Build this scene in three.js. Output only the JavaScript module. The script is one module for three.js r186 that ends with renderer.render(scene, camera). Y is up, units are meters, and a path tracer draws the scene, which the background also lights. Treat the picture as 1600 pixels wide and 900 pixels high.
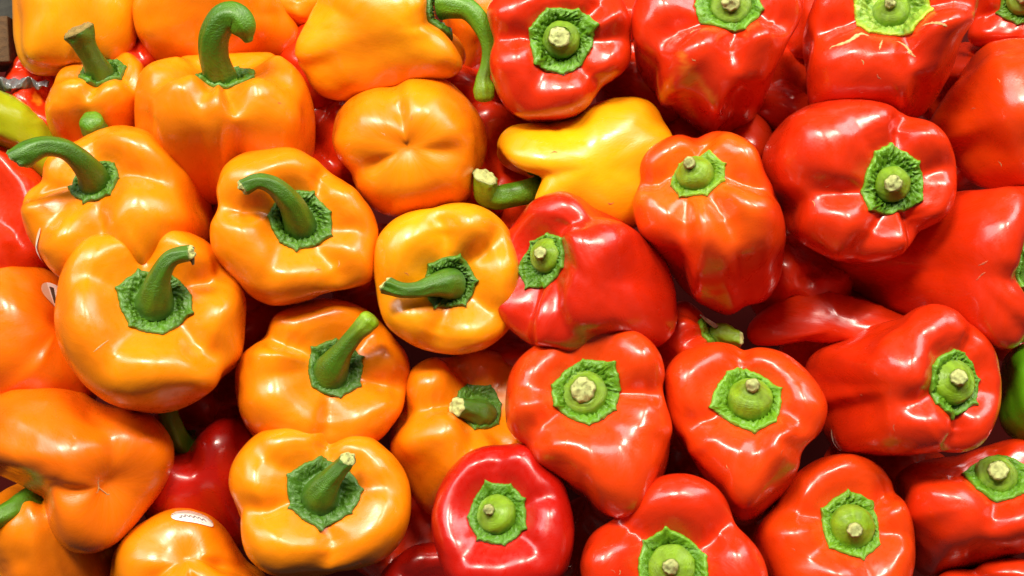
import * as THREE from 'three';
import { RectAreaLightUniformsLib } from 'three/addons/lights/RectAreaLightUniformsLib.js';
import { RoundedBoxGeometry } from 'three/addons/geometries/RoundedBoxGeometry.js';
import { createNoise3D } from 'simplex-noise';

// ---------------------------------------------------------------- camera, lamps, exposure
const PX = 0.00031, DIST = 0.62, K = PX / DIST;          // one photograph pixel on the heap is 0.31 mm
const scene = new THREE.Scene();
scene.background = new THREE.Color(0.05, 0.048, 0.044);    // the dim, even shop around the display
const camera = new THREE.PerspectiveCamera(2 * Math.atan(450 * K) * 180 / Math.PI, 16 / 9, 0.02, 30);
const PITCH = 55 * Math.PI / 180;
const HEAP = new THREE.Vector3(0, 1.0, 0);               // centre of the sloping heap
const lookDir = new THREE.Vector3(0, -Math.sin(PITCH), -Math.cos(PITCH));
const CAM = HEAP.clone().addScaledVector(lookDir, -DIST);
camera.position.copy(CAM);
camera.lookAt(HEAP);
camera.updateMatrixWorld();

const renderer = new THREE.WebGLRenderer({ antialias: true });
renderer.toneMapping = THREE.LinearToneMapping;
renderer.toneMappingExposure = 1.18;
renderer.shadowMap.enabled = true;
RectAreaLightUniformsLib.init();

// the shop's ceiling fittings above the display
function panel(x, y, z, w, h, intensity, color) {
  const l = new THREE.RectAreaLight(color, intensity, w, h);
  l.position.set(x, y, z); l.lookAt(HEAP.x, HEAP.y, HEAP.z); scene.add(l);
}
panel(-0.45, 3.0, -0.16, 0.32, 0.58, 70, 0xfff4e2);
panel(0.58, 3.0, -0.22, 0.27, 0.52, 60, 0xfff4e2);
panel(-1.4, 2.7, -0.35, 0.9, 1.4, 6, 0xffffff);
panel(1.4, 2.6, -0.9, 0.9, 1.4, 6, 0xffffff);

// ---------------------------------------------------------------- helpers
const UX = new THREE.Vector3(1, 0, 0), UZ = lookDir.clone().negate(), UY = UZ.clone().cross(UX);
const V = (x, y, z) => new THREE.Vector3(x, y, z);
function rng(seed) { let a = (seed * 2654435761) >>> 0; return () => { a = (a + 0x6D2B79F5) >>> 0; let t = Math.imul(a ^ (a >>> 15), 1 | a); t = (t + Math.imul(t ^ (t >>> 7), 61 | t)) ^ t; return ((t ^ (t >>> 14)) >>> 0) / 4294967296; }; }
const noise = createNoise3D(rng(7));
const clamp = (x, a, b) => Math.min(b, Math.max(a, x));
const sstep = (a, b, x) => { const u = clamp((x - a) / (b - a), 0, 1); return u * u * (3 - 2 * u); };
const mix = (a, b, u) => a + (b - a) * u;
const used = {};
function numbered(n) { used[n] = (used[n] ?? -1) + 1; return used[n] ? n + '_' + String(used[n]).padStart(3, '0') : n; }
function tag(o, label, category, group) { o.userData.label = label; o.userData.category = category; if (group) o.userData.group = group; return o; }
// world point on the ray of photograph position (x, y), w metres in front of the heap's plane
function worldAt(x, y, w) {
  const d = DIST - w;
  return CAM.clone().addScaledVector(UX, (x - 800) * K * d).addScaledVector(UY, -(y - 450) * K * d).addScaledVector(UZ, -d);
}
function frameAt(x, y, w) {                               // a frame at that point that faces the camera
  const c = worldAt(x, y, w), ez = CAM.clone().sub(c), dc = ez.length(); ez.normalize();
  const ex = UX.clone().addScaledVector(ez, -UX.dot(ez)).normalize(), ey = ez.clone().cross(ex);
  const flat = (px, py) => {                              // where a photograph position meets the frame's plane
    const r = UX.clone().multiplyScalar((px - 800) * K).addScaledVector(UY, -(py - 450) * K).addScaledVector(UZ, -1);
    const s = c.clone().sub(CAM).dot(ez) / r.dot(ez), p = CAM.clone().addScaledVector(r, s).sub(c);
    return [p.dot(ex), p.dot(ey)];
  };
  const lift = (px, py, z) => { const [a, b] = flat(px, py), k = (dc - z) / dc; return V(a * k, b * k, z); };
  const px = PX * dc / DIST;                              // size of a photograph pixel here
  const out = (p) => c.clone().addScaledVector(ex, p.x).addScaledVector(ey, p.y).addScaledVector(ez, p.z);
  return { c, ex, ey, ez, dc, flat, lift, px, out };
}
function smoothClosed(pts, n) {                           // closed Catmull-Rom
  const o = [], m = pts.length;
  for (let i = 0; i < m; i++) {
    const [p0, p1, p2, p3] = [-1, 0, 1, 2].map((k) => pts[(i + k + m) % m]);
    for (let j = 0; j < n; j++) {
      const t = j / n, q = [0, 1].map((k) => 0.5 * (2 * p1[k] + (p2[k] - p0[k]) * t + (2 * p0[k] - 5 * p1[k] + 4 * p2[k] - p3[k]) * t * t + (3 * p1[k] - p0[k] - 3 * p2[k] + p3[k]) * t * t * t));
      o.push(q);
    }
  }
  return o;
}
function hermite(knots, t) {                              // smooth curve through [t, a, b] rows
  let i = 0; while (i < knots.length - 2 && t > knots[i + 1][0]) i++;
  const A = knots[i], B = knots[i + 1], P = knots[i - 1] ?? A, N = knots[i + 2] ?? B, h = B[0] - A[0], u = clamp((t - A[0]) / h, 0, 1);
  return [1, 2].map((k) => {
    const ma = (B[k] - P[k]) / (B[0] - P[0]) * h, mb = (N[k] - A[k]) / (N[0] - A[0]) * h, u2 = u * u, u3 = u2 * u;
    return (2 * u3 - 3 * u2 + 1) * A[k] + (u3 - 2 * u2 + u) * ma + (3 * u2 - 2 * u3) * B[k] + (u3 - u2) * mb;
  });
}
// rows x cols grid of points closed in one direction; seam column doubled for the texture
function gridMesh(fn, rows, cols, uvScale, colorFn) {
  const pos = [], uv = [], col = [], idx = [];
  for (let j = 0; j <= rows; j++) for (let i = 0; i <= cols; i++) {
    const p = fn(i % cols, j); pos.push(p.x, p.y, p.z); uv.push(i / cols * uvScale[0], j / rows * uvScale[1]);
    if (colorFn) col.push(...colorFn(i % cols, j, p));
  }
  const W = cols + 1;
  for (let j = 0; j < rows; j++) for (let i = 0; i < cols; i++) { const a = j * W + i, b = a + 1, c = a + W, d = c + 1; idx.push(a, c, b, b, c, d); }
  const g = new THREE.BufferGeometry();
  g.setAttribute('position', new THREE.Float32BufferAttribute(pos, 3)); g.setAttribute('uv', new THREE.Float32BufferAttribute(uv, 2));
  if (colorFn) g.setAttribute('color', new THREE.Float32BufferAttribute(col, 3));
  g.setIndex(idx); g.computeVertexNormals();
  const n = g.attributes.normal;
  for (let j = 0; j <= rows; j++) {                       // one normal across the seam
    const a = j * W, b = a + cols, v = V(n.getX(a) + n.getX(b), n.getY(a) + n.getY(b), n.getZ(a) + n.getZ(b)).normalize();
    n.setXYZ(a, v.x, v.y, v.z); n.setXYZ(b, v.x, v.y, v.z);
  }
  for (const j of [0, rows]) {                            // one normal at a closed pole
    const a = V().fromBufferAttribute(g.attributes.position, j * W), b = V().fromBufferAttribute(g.attributes.position, j * W + (cols >> 1));
    if (a.distanceTo(b) > 1e-6) continue;
    const v = V(0, 0, 0); for (let i = 0; i <= cols; i++) v.add(V().fromBufferAttribute(n, j * W + i)); v.normalize();
    for (let i = 0; i <= cols; i++) n.setXYZ(j * W + i, v.x, v.y, v.z);
  }
  return g;
}

// ---------------------------------------------------------------- materials
function dataTex(n, fn) {
  const d = new Uint8Array(n * n * 4);
  for (let y = 0; y < n; y++) for (let x = 0; x < n; x++) { const v = fn(x / n, y / n), k = (y * n + x) * 4; d[k] = d[k + 1] = d[k + 2] = clamp(v * 255, 0, 255); d[k + 3] = 255; }
  const t = new THREE.DataTexture(d, n, n); t.wrapS = t.wrapT = THREE.RepeatWrapping; t.magFilter = t.minFilter = THREE.LinearFilter; t.needsUpdate = true; return t;
}
const torus = (u, v, f, s) => { const a = u * 2 * Math.PI, b = v * 2 * Math.PI, r = f / (2 * Math.PI); return noise(Math.cos(a) * r + s, Math.sin(a) * r + Math.cos(b) * r * 1.3, Math.sin(b) * r * 1.3 - s); };
const skinBump = dataTex(512, (u, v) => 0.5 + 0.22 * torus(u, v, 9, 1) + 0.18 * torus(u, v, 34, 2) + 0.10 * torus(u, v, 90, 3));
const skinRough = dataTex(512, (u, v) => 0.80 + 0.2 * torus(u, v, 7, 5) + 0.12 * torus(u, v, 30, 6));
const leafBump = dataTex(256, (u, v) => 0.5 + 0.3 * torus(u, v, 16, 8) + 0.2 * torus(u, v, 45, 9));
const skin = new THREE.MeshPhysicalMaterial({ vertexColors: true, roughness: 0.40, roughnessMap: skinRough, bumpMap: skinBump, bumpScale: 0.00007, clearcoat: 0.5, clearcoatRoughness: 0.27, clearcoatRoughnessMap: skinRough, specularIntensity: 0.9, ior: 1.45 });
const skinSoft = skin.clone(); skinSoft.clearcoat = 0.42; skinSoft.clearcoatRoughness = 0.30; skin.clearcoat = 0.62; skin.clearcoatRoughness = 0.24;
const leaf = new THREE.MeshPhysicalMaterial({ vertexColors: true, roughness: 0.42, bumpMap: leafBump, bumpScale: 0.0003, clearcoat: 0.25, clearcoatRoughness: 0.3 });
const cut = new THREE.MeshStandardMaterial({ vertexColors: true, roughness: 0.85, bumpMap: leafBump, bumpScale: 0.0004 });

// ---------------------------------------------------------------- a bell pepper
const PROFILE = [[0, 0, .53], [.08, .15, .535], [.16, .29, .585], [.24, .43, .69], [.32, .57, .785], [.40, .715, .82], [.47, .855, .745], [.54, .955, .57], [.60, .995, .36], [.68, .985, .03], [.76, .93, -.34], [.83, .84, -.66], [.88, .71, -.89], [.92, .53, -1.02], [.96, .28, -1.03], [1, 0, -.93]];
const POINTED = [[0, 0, .62], [.1, .18, .63], [.2, .38, .65], [.3, .6, .62], [.42, .84, .45], [.52, .96, .16], [.6, 1, -.1], [.7, .95, -.42], [.8, .8, -.76], [.88, .58, -1.0], [.94, .34, -1.12], [.98, .13, -1.17], [1, 0, -1.18]];
const COL = {
  orange: [.82, .215, .0015], gold: [.84, .28, .002], yellow: [.86, .37, .003], deep: [.78, .148, .0015], red: [.64, .026, .002], ruby: [.54, .016, .002], scarlet: [.70, .045, .002], flame: [.76, .10, .002],
  crimson: [.46, .007, .002], lime: [.34, .40, .006], green: [.11, .35, .006],
};
const GREEN = { dark: [.050, .150, .003], mid: [.085, .235, .004], bright: [.125, .305, .004], pale: [.36, .52, .06], lime: [.195, .36, .004], dry: [.13, .09, .03], straw: [.42, .42, .28] };

function pepper(s) {
  const rand = rng(s.seed ?? s.o[0][0] * 3 + s.o[0][1] + 17);
  // outline, its area centre and its size
  const dense = smoothClosed(s.o, 8);
  let A = 0, cx = 0, cy = 0;
  dense.forEach((p, i) => { const q = dense[(i + 1) % dense.length], k = p[0] * q[1] - q[0] * p[1]; A += k; cx += (p[0] + q[0]) * k; cy += (p[1] + q[1]) * k; });
  cx /= 3 * A; cy /= 3 * A; A = Math.abs(A / 2);
  const F = frameAt(cx, cy, s.w * PX), R = (s.R ?? Math.sqrt(A / Math.PI)) * F.px;
  const len = s.len ?? 1, taper = s.taper ?? 0.06;
  // axis from the blossom end to the stem end
  const pole = s.c ?? s.tip, hm = (.82 - 1.03 * len) / 2, hp = s.tip ? hm + .93 * len : .53 - hm;
  let ax;
  if (s.ax) ax = V(...s.ax).normalize();
  else {
    const [ox, oy] = F.flat(pole[0], pole[1]), m = Math.hypot(ox, oy), q = Math.min(.97, m / (hp * R)), k = m > 1e-9 ? q / m : 0;
    ax = V(ox * k, oy * k, Math.sqrt(1 - q * q)); if (s.tip) ax.negate();
  }
  const e1 = V(1, 0, 0).addScaledVector(ax, -ax.x);
  if (e1.length() < .35) e1.set(0, 1, 0).addScaledVector(ax, -ax.y);
  e1.normalize(); const e2 = ax.clone().cross(e1);
  // creases between the lobes, given by positions in the photograph or by angles
  const pc = pole ? F.flat(pole[0], pole[1]) : [0, 0];
  const toTheta = (px, py) => { const [x, y] = F.flat(px, py), a = x - pc[0], b = y - pc[1], det = e1.x * e2.y - e2.x * e1.y; return Math.atan2((-e1.y * a + e1.x * b) / det, (e2.y * a - e2.x * b) / det); };
  let cr = (s.cr ?? []).map(([x, y, d]) => [toTheta(x, y), d]);
  if (s.crA) cr = s.crA.map(([a, d]) => [a * Math.PI / 180, d]);
  if (!cr.length) { const n = 3 + Math.floor(rand() * 2), a0 = rand() * 6; for (let i = 0; i < n; i++) cr.push([a0 + (i + .3 * (rand() - .5)) * 2 * Math.PI / n, .6 + .3 * rand()]); }
  cr = cr.map(([a, d]) => [((a % (2 * Math.PI)) + 2 * Math.PI) % (2 * Math.PI), d]).sort((a, b) => a[0] - b[0]);
  const lobeH = cr.map(() => (rand() - .5) * .16);
  const lobe = (th) => {                                  // [closeness to a crease x its depth, lobe height]
    const n = cr.length; th = ((th % (2 * Math.PI)) + 2 * Math.PI) % (2 * Math.PI);
    let i = n - 1; for (let k = 0; k < n; k++) if (cr[k][0] <= th) i = k;
    const a = cr[i], b = cr[(i + 1) % n]; let a0 = a[0], w = b[0] - a[0]; if (th < a0 && i === n - 1) a0 -= 2 * Math.PI; if (w <= 0) w += 2 * Math.PI;
    const u = clamp((th - a0) / w, 0, 1), d = mix(a[1], b[1], sstep(.15, .85, u)), wide = Math.min(1, w / 1.6);
    const near = Math.min(u, 1 - u) * w, xq = Math.sin(Math.PI * u), arch = (Math.sqrt(xq * xq + .11) - .3317) / (Math.sqrt(1.11) - .3317), fold = Math.exp(-near * near / .055);
    return [d * (.5 * wide * (1 - arch) + (1 - .5 * wide) * fold), lobeH[i] * Math.sin(Math.PI * u) ** 2];
  };
  const sx = rand() * 50, sy = rand() * 50, pitDepth = s.pit ?? 1, bump = s.bump ?? 1;
  const base = (th, t) => {
    let [rho, h] = hermite(s.pointed ? POINTED : PROFILE, t);
    const [g, lh] = lobe(th + .10 * noise(t * 2.4 + sx, sy, 2.5) * sstep(.1, .3, t));
    if (t < .4) h -= (pitDepth - 1) * .25 * (1 - sstep(.05, .36, t));
    const low = sstep(.56, 1, t);
    rho *= 1 - g * (.12 * sstep(.22, .46, t) + .06 * sstep(.5, .7, t) + (s.tip ? .12 : .05) * sstep(.78, .92, t) * (1 - sstep(.97, 1, t)));
    h -= g * .29 * sstep(.13, .37, t) * (1 - sstep(.42, .62, t));
    h += lh * sstep(.1, .35, t) * (1 - sstep(.45, .7, t));
    if (h < .36) { h = .36 + (h - .36) * (1 + (len - 1) * 1.03 / 1.39); rho *= 1 - taper * clamp((.36 - h) / 1.39, 0, 1.3); }
    h += g * .23 * sstep(.82, .93, t) * (1 - sstep(.90, .99, t));
    const p = V(0, 0, 0).addScaledVector(e1, rho * Math.cos(th)).addScaledVector(e2, rho * Math.sin(th)).addScaledVector(ax, h - hm);
    const q = sstep(.02, .3, t) * bump;
    const k = 1 + q * (.024 * noise(p.x * 1.2 + sx, p.y * 1.3 + sy, p.z * 1.3) + .0032 * noise(p.x * 2.7 + sy, p.y * 3.1, p.z * 3.1 + sx) + .0011 * noise(p.x * 8 + sy, p.y * 8 - sx, p.z * 8));
    return p.multiplyScalar(R * k);
  };
  // fit the body's own outline to the traced one by easing it in or out around its middle
  const NB = 120, bin = (x, y) => ((Math.atan2(y, x) / (2 * Math.PI) + 1) % 1) * NB;
  const want = new Float64Array(NB);
  const tr = dense.map(([x, y]) => F.flat(x, y));
  for (let i = 0; i < tr.length; i++) { const a = tr[i], b = tr[(i + 1) % tr.length]; for (let k = 0; k < 24; k++) { const x = mix(a[0], b[0], k / 24), y = mix(a[1], b[1], k / 24), q = Math.floor(bin(x, y)) % NB; want[q] = Math.max(want[q], Math.hypot(x, y)); } }
  for (let pass = 0; pass < 3; pass++) for (let i = 0; i < NB; i++) if (!want[i]) want[i] = want[(i + 1) % NB] || want[(i + NB - 1) % NB];
  const factor = new Float64Array(NB).fill(1), reach = new Float64Array(NB).fill(R);
  const lerpBin = (arr, q) => { q = (q - .5 + NB) % NB; const i = Math.floor(q), u = q - i; return mix(arr[i % NB], arr[(i + 1) % NB], u); };
  const warp = (p) => {
    const k = F.dc / (F.dc - p.z), r = Math.hypot(p.x, p.y); if (r < 1e-9) return p;
    const q = bin(p.x, p.y), f = lerpBin(factor, q), S = lerpBin(reach, q), w = sstep(.05, .95, r * k / S), m = 1 + (f - 1) * w;
    return V(p.x * m, p.y * m, p.z * (1 + (Math.min(f, 1.25) - 1) * .35 * w));
  };
  const smooth = (a, n) => { for (let k = 0; k < n; k++) { const c = a.slice(); for (let i = 0; i < NB; i++) a[i] = .25 * c[(i + NB - 1) % NB] + .5 * c[i] + .25 * c[(i + 1) % NB]; } };
  const samples = []; for (let j = 0; j <= 64; j++) for (let i = 0; i < 128; i++) samples.push(base(i / 128 * 2 * Math.PI, j / 64));
  const extent = (fn) => { const e = new Float64Array(NB); for (const p0 of samples) { const p = fn(p0), k = F.dc / (F.dc - p.z), q = Math.floor(bin(p.x, p.y)) % NB; e[q] = Math.max(e[q], Math.hypot(p.x, p.y) * k); } for (let i = 0; i < NB; i++) if (!e[i]) e[i] = Math.max(e[(i + 1) % NB], e[(i + NB - 1) % NB]); return e; };
  { const e = extent((p) => p); smooth(e, 2); for (let i = 0; i < NB; i++) { reach[i] = e[i]; factor[i] = want[i] / e[i]; } smooth(factor, 1); }
  for (let it = 0; it < 3; it++) { const e = extent(warp); for (let i = 0; i < NB; i++) factor[i] *= want[i] / e[i]; smooth(factor, 1); }
  // bring the stem or blossom end to its place
  const shift = [0, 0];
  if (pole) { const p = warp(base(0, s.tip ? 1 : 0)), [x, y] = F.flat(pole[0], pole[1]), k = (F.dc - p.z) / F.dc; shift[0] = clamp(x * k - p.x, -.4 * R, .4 * R); shift[1] = clamp(y * k - p.y, -.4 * R, .4 * R); }
  const poleSign = s.tip ? 1 : -1;
  const S = (th, t) => {
    const p = warp(base(th, t)), k = F.dc / (F.dc - p.z), q = Math.hypot(p.x, p.y) * k / Math.max(1e-6, lerpBin(want, bin(p.x, p.y)));
    const near = s.tip ? sstep(.62, .95, t) : 1 - sstep(.1, .6, t), w = Math.pow(clamp(1 - q * q, 0, 1), 1.2) * near;
    p.x += shift[0] * w; p.y += shift[1] * w; return p;
  };
  const N = (th, t) => { const d = .012, a = S(th + d * 2, t).sub(S(th - d * 2, t)), b = S(th, Math.min(1, t + d)).sub(S(th, Math.max(0, t - d))); return b.cross(a).normalize(); };

  // body
  const cols = s.cols ?? 144, rows = s.rows ?? 108, TH = (i) => i / cols * 2 * Math.PI, TT = (j) => j / rows;
  const pts = []; for (let j = 0; j <= rows; j++) for (let i = 0; i < cols; i++) pts.push(S(TH(i), TT(j)));
  const c1 = COL[s.col], c2 = COL[s.col2 ?? s.col];
  const nearest = (px, py) => { let best = null, bd = 1e9; const [x, y] = F.flat(px, py); for (let j = 1; j < rows; j++) for (let i = 0; i < cols; i++) { const p = pts[j * cols + i], k = F.dc / (F.dc - p.z), d = Math.hypot(p.x * k - x, p.y * k - y) - p.z * .25; if (d < bd && p.z > -R * .2) { bd = d; best = [TH(i), TT(j), p]; } } return best; };
  const marks = (s.marks ?? []).map(([x, y, r, kind, x2, y2]) => [nearest(x, y)[2], r * F.px, kind, x2 ? nearest(x2, y2)[2] : null]);
  const away = (p, a, b) => { if (!b) return p.distanceTo(a); const d = b.clone().sub(a), u = clamp(p.clone().sub(a).dot(d) / d.lengthSq(), 0, 1); return p.distanceTo(a.clone().addScaledVector(d, u)); };
  const geo = gridMesh((i, j) => pts[j * cols + i], rows, cols, [Math.max(1, Math.round(2 * Math.PI * R / .05)), 2.6 * R / .05], (i, j, p) => {
    const t = TT(j), n1 = noise(p.x * 22 + sx, p.y * 22, p.z * 22 + sy), n2 = noise(p.x * 90 + sx, p.y * 90, p.z * 90 + sy);
    let m = clamp((s.col2 ? sstep(s.t0 ?? .35, s.t1 ?? .85, t + .1 * n1) : 0), 0, 1);
    const out = c1.map((c, k) => mix(c, c2[k], m) * (1 + (k === 1 ? .16 : .05) * n1 + .03 * n2));
    for (const [q, r, kind, q2] of marks) {                   // blotches that the skin itself has
      const d = away(p, q, q2) / r + .3 * n2 + .25 * noise(p.x * 300, p.y * 300, p.z * 300), w = 1 - sstep(.35, 1.15, d);
      const mc = kind === 'scar' ? [.62, .36, .16] : kind === 'tan' ? [.72, .16, .012] : kind === 'dark' ? [.08, .02, .004] : [.9, .3, .01];
      for (let k = 0; k < 3; k++) out[k] = mix(out[k], mc[k], w * (kind === 'dark' ? .9 : .75));
    }
    return out;
  });
  // placed on its lowest point
  let low = 1e9; const basePt = V(); for (const p of pts) { const q = F.out(p); if (q.y < low) { low = q.y; basePt.copy(q); } }
  const root = new THREE.Group(); root.name = numbered(s.name); root.position.copy(F.c.clone().setY(low));
  const place = (g) => { const a = g.attributes.position, nn = g.attributes.normal, q = V(), o = root.position; for (let i = 0; i < a.count; i++) { q.fromBufferAttribute(a, i); const w = F.out(q).sub(o); a.setXYZ(i, w.x, w.y, w.z); if (nn) { q.fromBufferAttribute(nn, i); const v = V(0, 0, 0).addScaledVector(F.ex, q.x).addScaledVector(F.ey, q.y).addScaledVector(F.ez, q.z); nn.setXYZ(i, v.x, v.y, v.z); } } return g; };
  const part = (name, g, m, parent = root) => { const o = new THREE.Mesh(place(g), m); o.name = name; o.castShadow = o.receiveShadow = true; parent.add(o); return o; };
  part('body', geo, c1[1] > .12 ? skinSoft : skin);
  tag(root, s.label, s.cat ?? 'pepper', s.group);
  scene.add(root);

  // calyx
  const pit = S(0, 0);
  if (s.cal) {
    const r0 = s.cal[0] * F.px, n = s.cal[1] ?? 7, rot = (s.cal[2] ?? rand() * 360) * Math.PI / 180, g = GREEN[s.calCol ?? 'mid'], g2 = GREEN[s.calCol2 ?? s.calCol ?? 'mid'];
    const tipsA = Array.from({ length: n }, (_, k) => [rot + (k + .55 * (rand() - .5)) * 2 * Math.PI / n, .90 + .2 * rand(), .04 + rand() * .15]);
    tipsA.forEach((q) => { q[0] = ((q[0] % (2 * Math.PI)) + 2 * Math.PI) % (2 * Math.PI); }); tipsA.sort((a, b) => a[0] - b[0]);
    const rim = (th) => {
      th = ((th % (2 * Math.PI)) + 2 * Math.PI) % (2 * Math.PI); let i = n - 1; for (let k = 0; k < n; k++) if (tipsA[k][0] <= th) i = k;
      const a = tipsA[i], b = tipsA[(i + 1) % n]; let a0 = a[0]; if (th < a0) a0 -= 2 * Math.PI; let w = b[0] - a0; if (w <= 0) w += 2 * Math.PI;
      const u = (th - a0) / w, A1 = [a[1], 0], B1 = [b[1] * Math.cos(w), b[1] * Math.sin(w)], x = mix(A1[0], B1[0], u), y = mix(A1[1], B1[1], u), rr = Math.hypot(x, y);
      const spike = a[2] * Math.exp(-u * w / .07) + b[2] * Math.exp(-(1 - u) * w / .07);
      return r0 * .95 * (mix(rr, 1, .4) + spike + .018 * noise(Math.cos(th) * 7 + sx, Math.sin(th) * 7, sy) + .05 * Math.sin(Math.PI * u));
    };
    const tOf = (r) => { let lo = 0, hi = .42; for (let k = 0; k < 22; k++) { const m = (lo + hi) / 2; if (hermite(PROFILE, m)[0] * R < r) lo = m; else hi = m; } return lo; };
    const puck = rand(), CC = 126, RR = 22, stemR = (s.cal[3] ?? .52);
    const fn = (i, j) => {
      const th = i / CC * 2 * Math.PI, under = j > RR - 2, sf = under ? (j === RR - 1 ? 1 : .9) : j / (RR - 2), r = rim(th) * sf, t = tOf(r), p = S(th, t), n1 = N(th, Math.max(t, .06));
      const nn = ax.clone().lerp(n1, sstep(.3, 1, sf)).normalize();
      const ring = sstep(stemR - .08, stemR + .12, sf) * (1 - sstep(.86, 1, sf));
      const pk = (.55 + .6 * puck) * ring * (.0010 * noise(Math.cos(th) * 5.5 + sx, Math.sin(th) * 5.5 + sy, sf * 7) + .0008 * noise(Math.cos(th) * 13 + sx, Math.sin(th) * 13 + sy, sf * 16) + .0005);
      const gut = -.0011 * Math.exp(-Math.pow((sf - stemR - .06) / .07, 2));
      const curl = sstep(.8, 1, sf) * (.0002 + .0009 * Math.max(0, noise(Math.cos(th) * 2.5 + sx, Math.sin(th) * 2.5 + sy, 3)));
      const off = under ? (j === RR - 1 ? .0001 : -.0012) : .0016 + pk + gut + curl - .0004 * sstep(.85, 1, sf);
      return p.addScaledVector(nn, off);
    };
    const cg = gridMesh(fn, RR, CC, [6, 1.5], (i, j, p) => { const th = i / CC * 6.283, sf = clamp(j / (RR - 2), 0, 1), q = .5 + .5 * noise(p.x * 260 + sx, p.y * 260, p.z * 260), q2 = noise(p.x * 700, p.y * 700 + sx, p.z * 700), edge = sstep(.93, 1, sf); return g.map((c, k) => mix(mix(c, g2[k], q) * (1 + .16 * q2), k === 2 ? .03 : c * 1.7, edge * .5)); });
    part('calyx', cg, leaf);
  }
  // stem: rows of [x, y, height towards the camera in pixels, radius in pixels]
  const tube = (path, green, o) => {
    const P = path.map(([x, y, h]) => F.lift(x, y, pit.z + h * F.px)), rad = path.map((q) => q[3] * F.px * (o.slim ?? 1));
    const curve = new THREE.CatmullRomCurve3(P, false, 'centripetal');
    const Lr = 44, Lc = 36, m = P.length - 1, phs = rand() * 6, tiltK = o.cut ? .1 + .45 * rand() : 0, tiltA = rand() * 6.28;
    const at = (u) => curve.getPoint(u), rAt = (u) => { const q = u * m, i = Math.min(m - 1, Math.floor(q)), v = q - i, r = (k) => rad[clamp(k, 0, m)], a = r(i), b = r(i + 1), ma = (b - r(i - 1)) / 2, mb = (r(i + 2) - a) / 2; return (2 * v ** 3 - 3 * v * v + 1) * a + (v ** 3 - 2 * v * v + v) * ma + (3 * v * v - 2 * v ** 3) * b + (v ** 3 - v * v) * mb; };
    const fr = []; let nrm = V(1, 0, 0);
    for (let j = 0; j <= Lr; j++) { const u = j / Lr, T = at(Math.min(1, u + .01)).sub(at(Math.max(0, u - .01))).normalize(); nrm = nrm.clone().addScaledVector(T, -nrm.dot(T)).normalize(); fr.push([at(u), T, nrm, T.clone().cross(nrm)]); }
    const ribs = 5 + Math.floor(rand() * 2), ringP = (j, i, k = 1) => { const [c, , a, b] = fr[j], f = i / Lc * 2 * Math.PI, u = j / Lr, r = rAt(u) * k * (1 + (o.rib ?? .05) * sstep(.1, .5, u) * Math.cos(ribs * f + phs + u) + (.03 + .09 * (o.cut ? sstep(.75, 1, u) : 0)) * noise(Math.cos(f) * 1.5 + sx, Math.sin(f) * 1.5, u * 4 + sy)); return c.clone().addScaledVector(a, Math.cos(f) * r).addScaledVector(b, -Math.sin(f) * r).addScaledVector(fr[j][1], tiltK * Math.cos(f - tiltA) * r * sstep(.82, 1, u)); };
    const g0 = GREEN[green], gt = GREEN[o.tipGreen ?? green], round = o.cut ? 0 : 5;
    const fn = (i, j) => { if (j <= Lr) return ringP(j, i); const a = (j - Lr) / round * Math.PI / 2, [c, T] = fr[Lr]; return c.clone().lerp(ringP(Lr, i), Math.cos(a)).addScaledVector(T, Math.sin(a) * rAt(1) * .6); };
    const sg = gridMesh(fn, Lr + round, Lc, [2, 3], (i, j, p) => { const u = j / Lr, q = noise(p.x * 150, p.y * 150 + sx, p.z * 150), st = noise(Math.cos(i / Lc * 6.283) * 3 + sx, Math.sin(i / Lc * 6.283) * 3, u * 1.5); return g0.map((c, k) => mix(c, gt[k], sstep(.45, 1, u)) * (1 + .14 * q + .2 * st)); });
    const st = part(o.name ?? 'stem', sg, leaf);
    if (o.cut) {                                          // the dry end where it was cut
      const Q = 8, CC = 36, [c, T] = fr[Lr];
      const cf = (ii, j) => { const i = (CC - ii) % CC; if (j === Q) return ringP(Lr, i, .94).addScaledVector(T, -.0008); const k = j / (Q - 1), e = ringP(Lr, i, 1.0), p = c.clone().lerp(e, k), r = (1 - k * k); return p.addScaledVector(T, .0004 + r * (o.domed ?? .0012) + (1 - sstep(.9, 1, k)) * .0009 * noise(p.x * 260 + sx, p.y * 260, p.z * 260) - .0007 * sstep(.9, 1, k)); };
      const cg = gridMesh(cf, Q, CC, [2, 1], (i, j, p) => { const k = Math.min(1, j / (Q - 1)), q = noise(p.x * 420 + sy, p.y * 420, p.z * 420), d = sstep(.35, .75, q) * (o.dirt ?? .55), ringy = .12 * Math.sin(k * 11); return (s.cutTone ?? [.56, .62, .22]).map((v, n) => mix(v * (1 + ringy), [.13, .13, .03][n], clamp(d + .35 * sstep(.82, 1, k), 0, .9))); });
      part('cut_end', cg, cut, st);
    }
    return st;
  };
  if (s.stem) tube(s.stem, s.stemCol ?? 'dark', { slim: .92, cut: s.cutEnd, tipGreen: s.tipCol, dirt: s.dirt });
  for (const [tone, ...path] of s.fray ?? []) tube(path, tone, { name: 'dry_tip', rib: .3 });
  if (s.stub) {                                           // short stub: a swollen base and a cut neck
    const [tx, ty, h, rb, rt0] = s.stub, rt = rt0 * .72, c0 = s.c, at = (u) => [mix(c0[0], tx, u), mix(c0[1], ty, u)];
    tube([[...at(0), 0, rb * .98], [...at(.12), h * .22, rb], [...at(.4), h * .48, rb * .9], [...at(.72), h * .66, mix(rb, rt, .62)], [...at(.92), h * .8, rt * 1.08], [tx, ty, h, rt]], s.stemCol ?? 'lime', { cut: true, rib: .012, dirt: s.dirt, domed: .0016 });
  }
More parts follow.
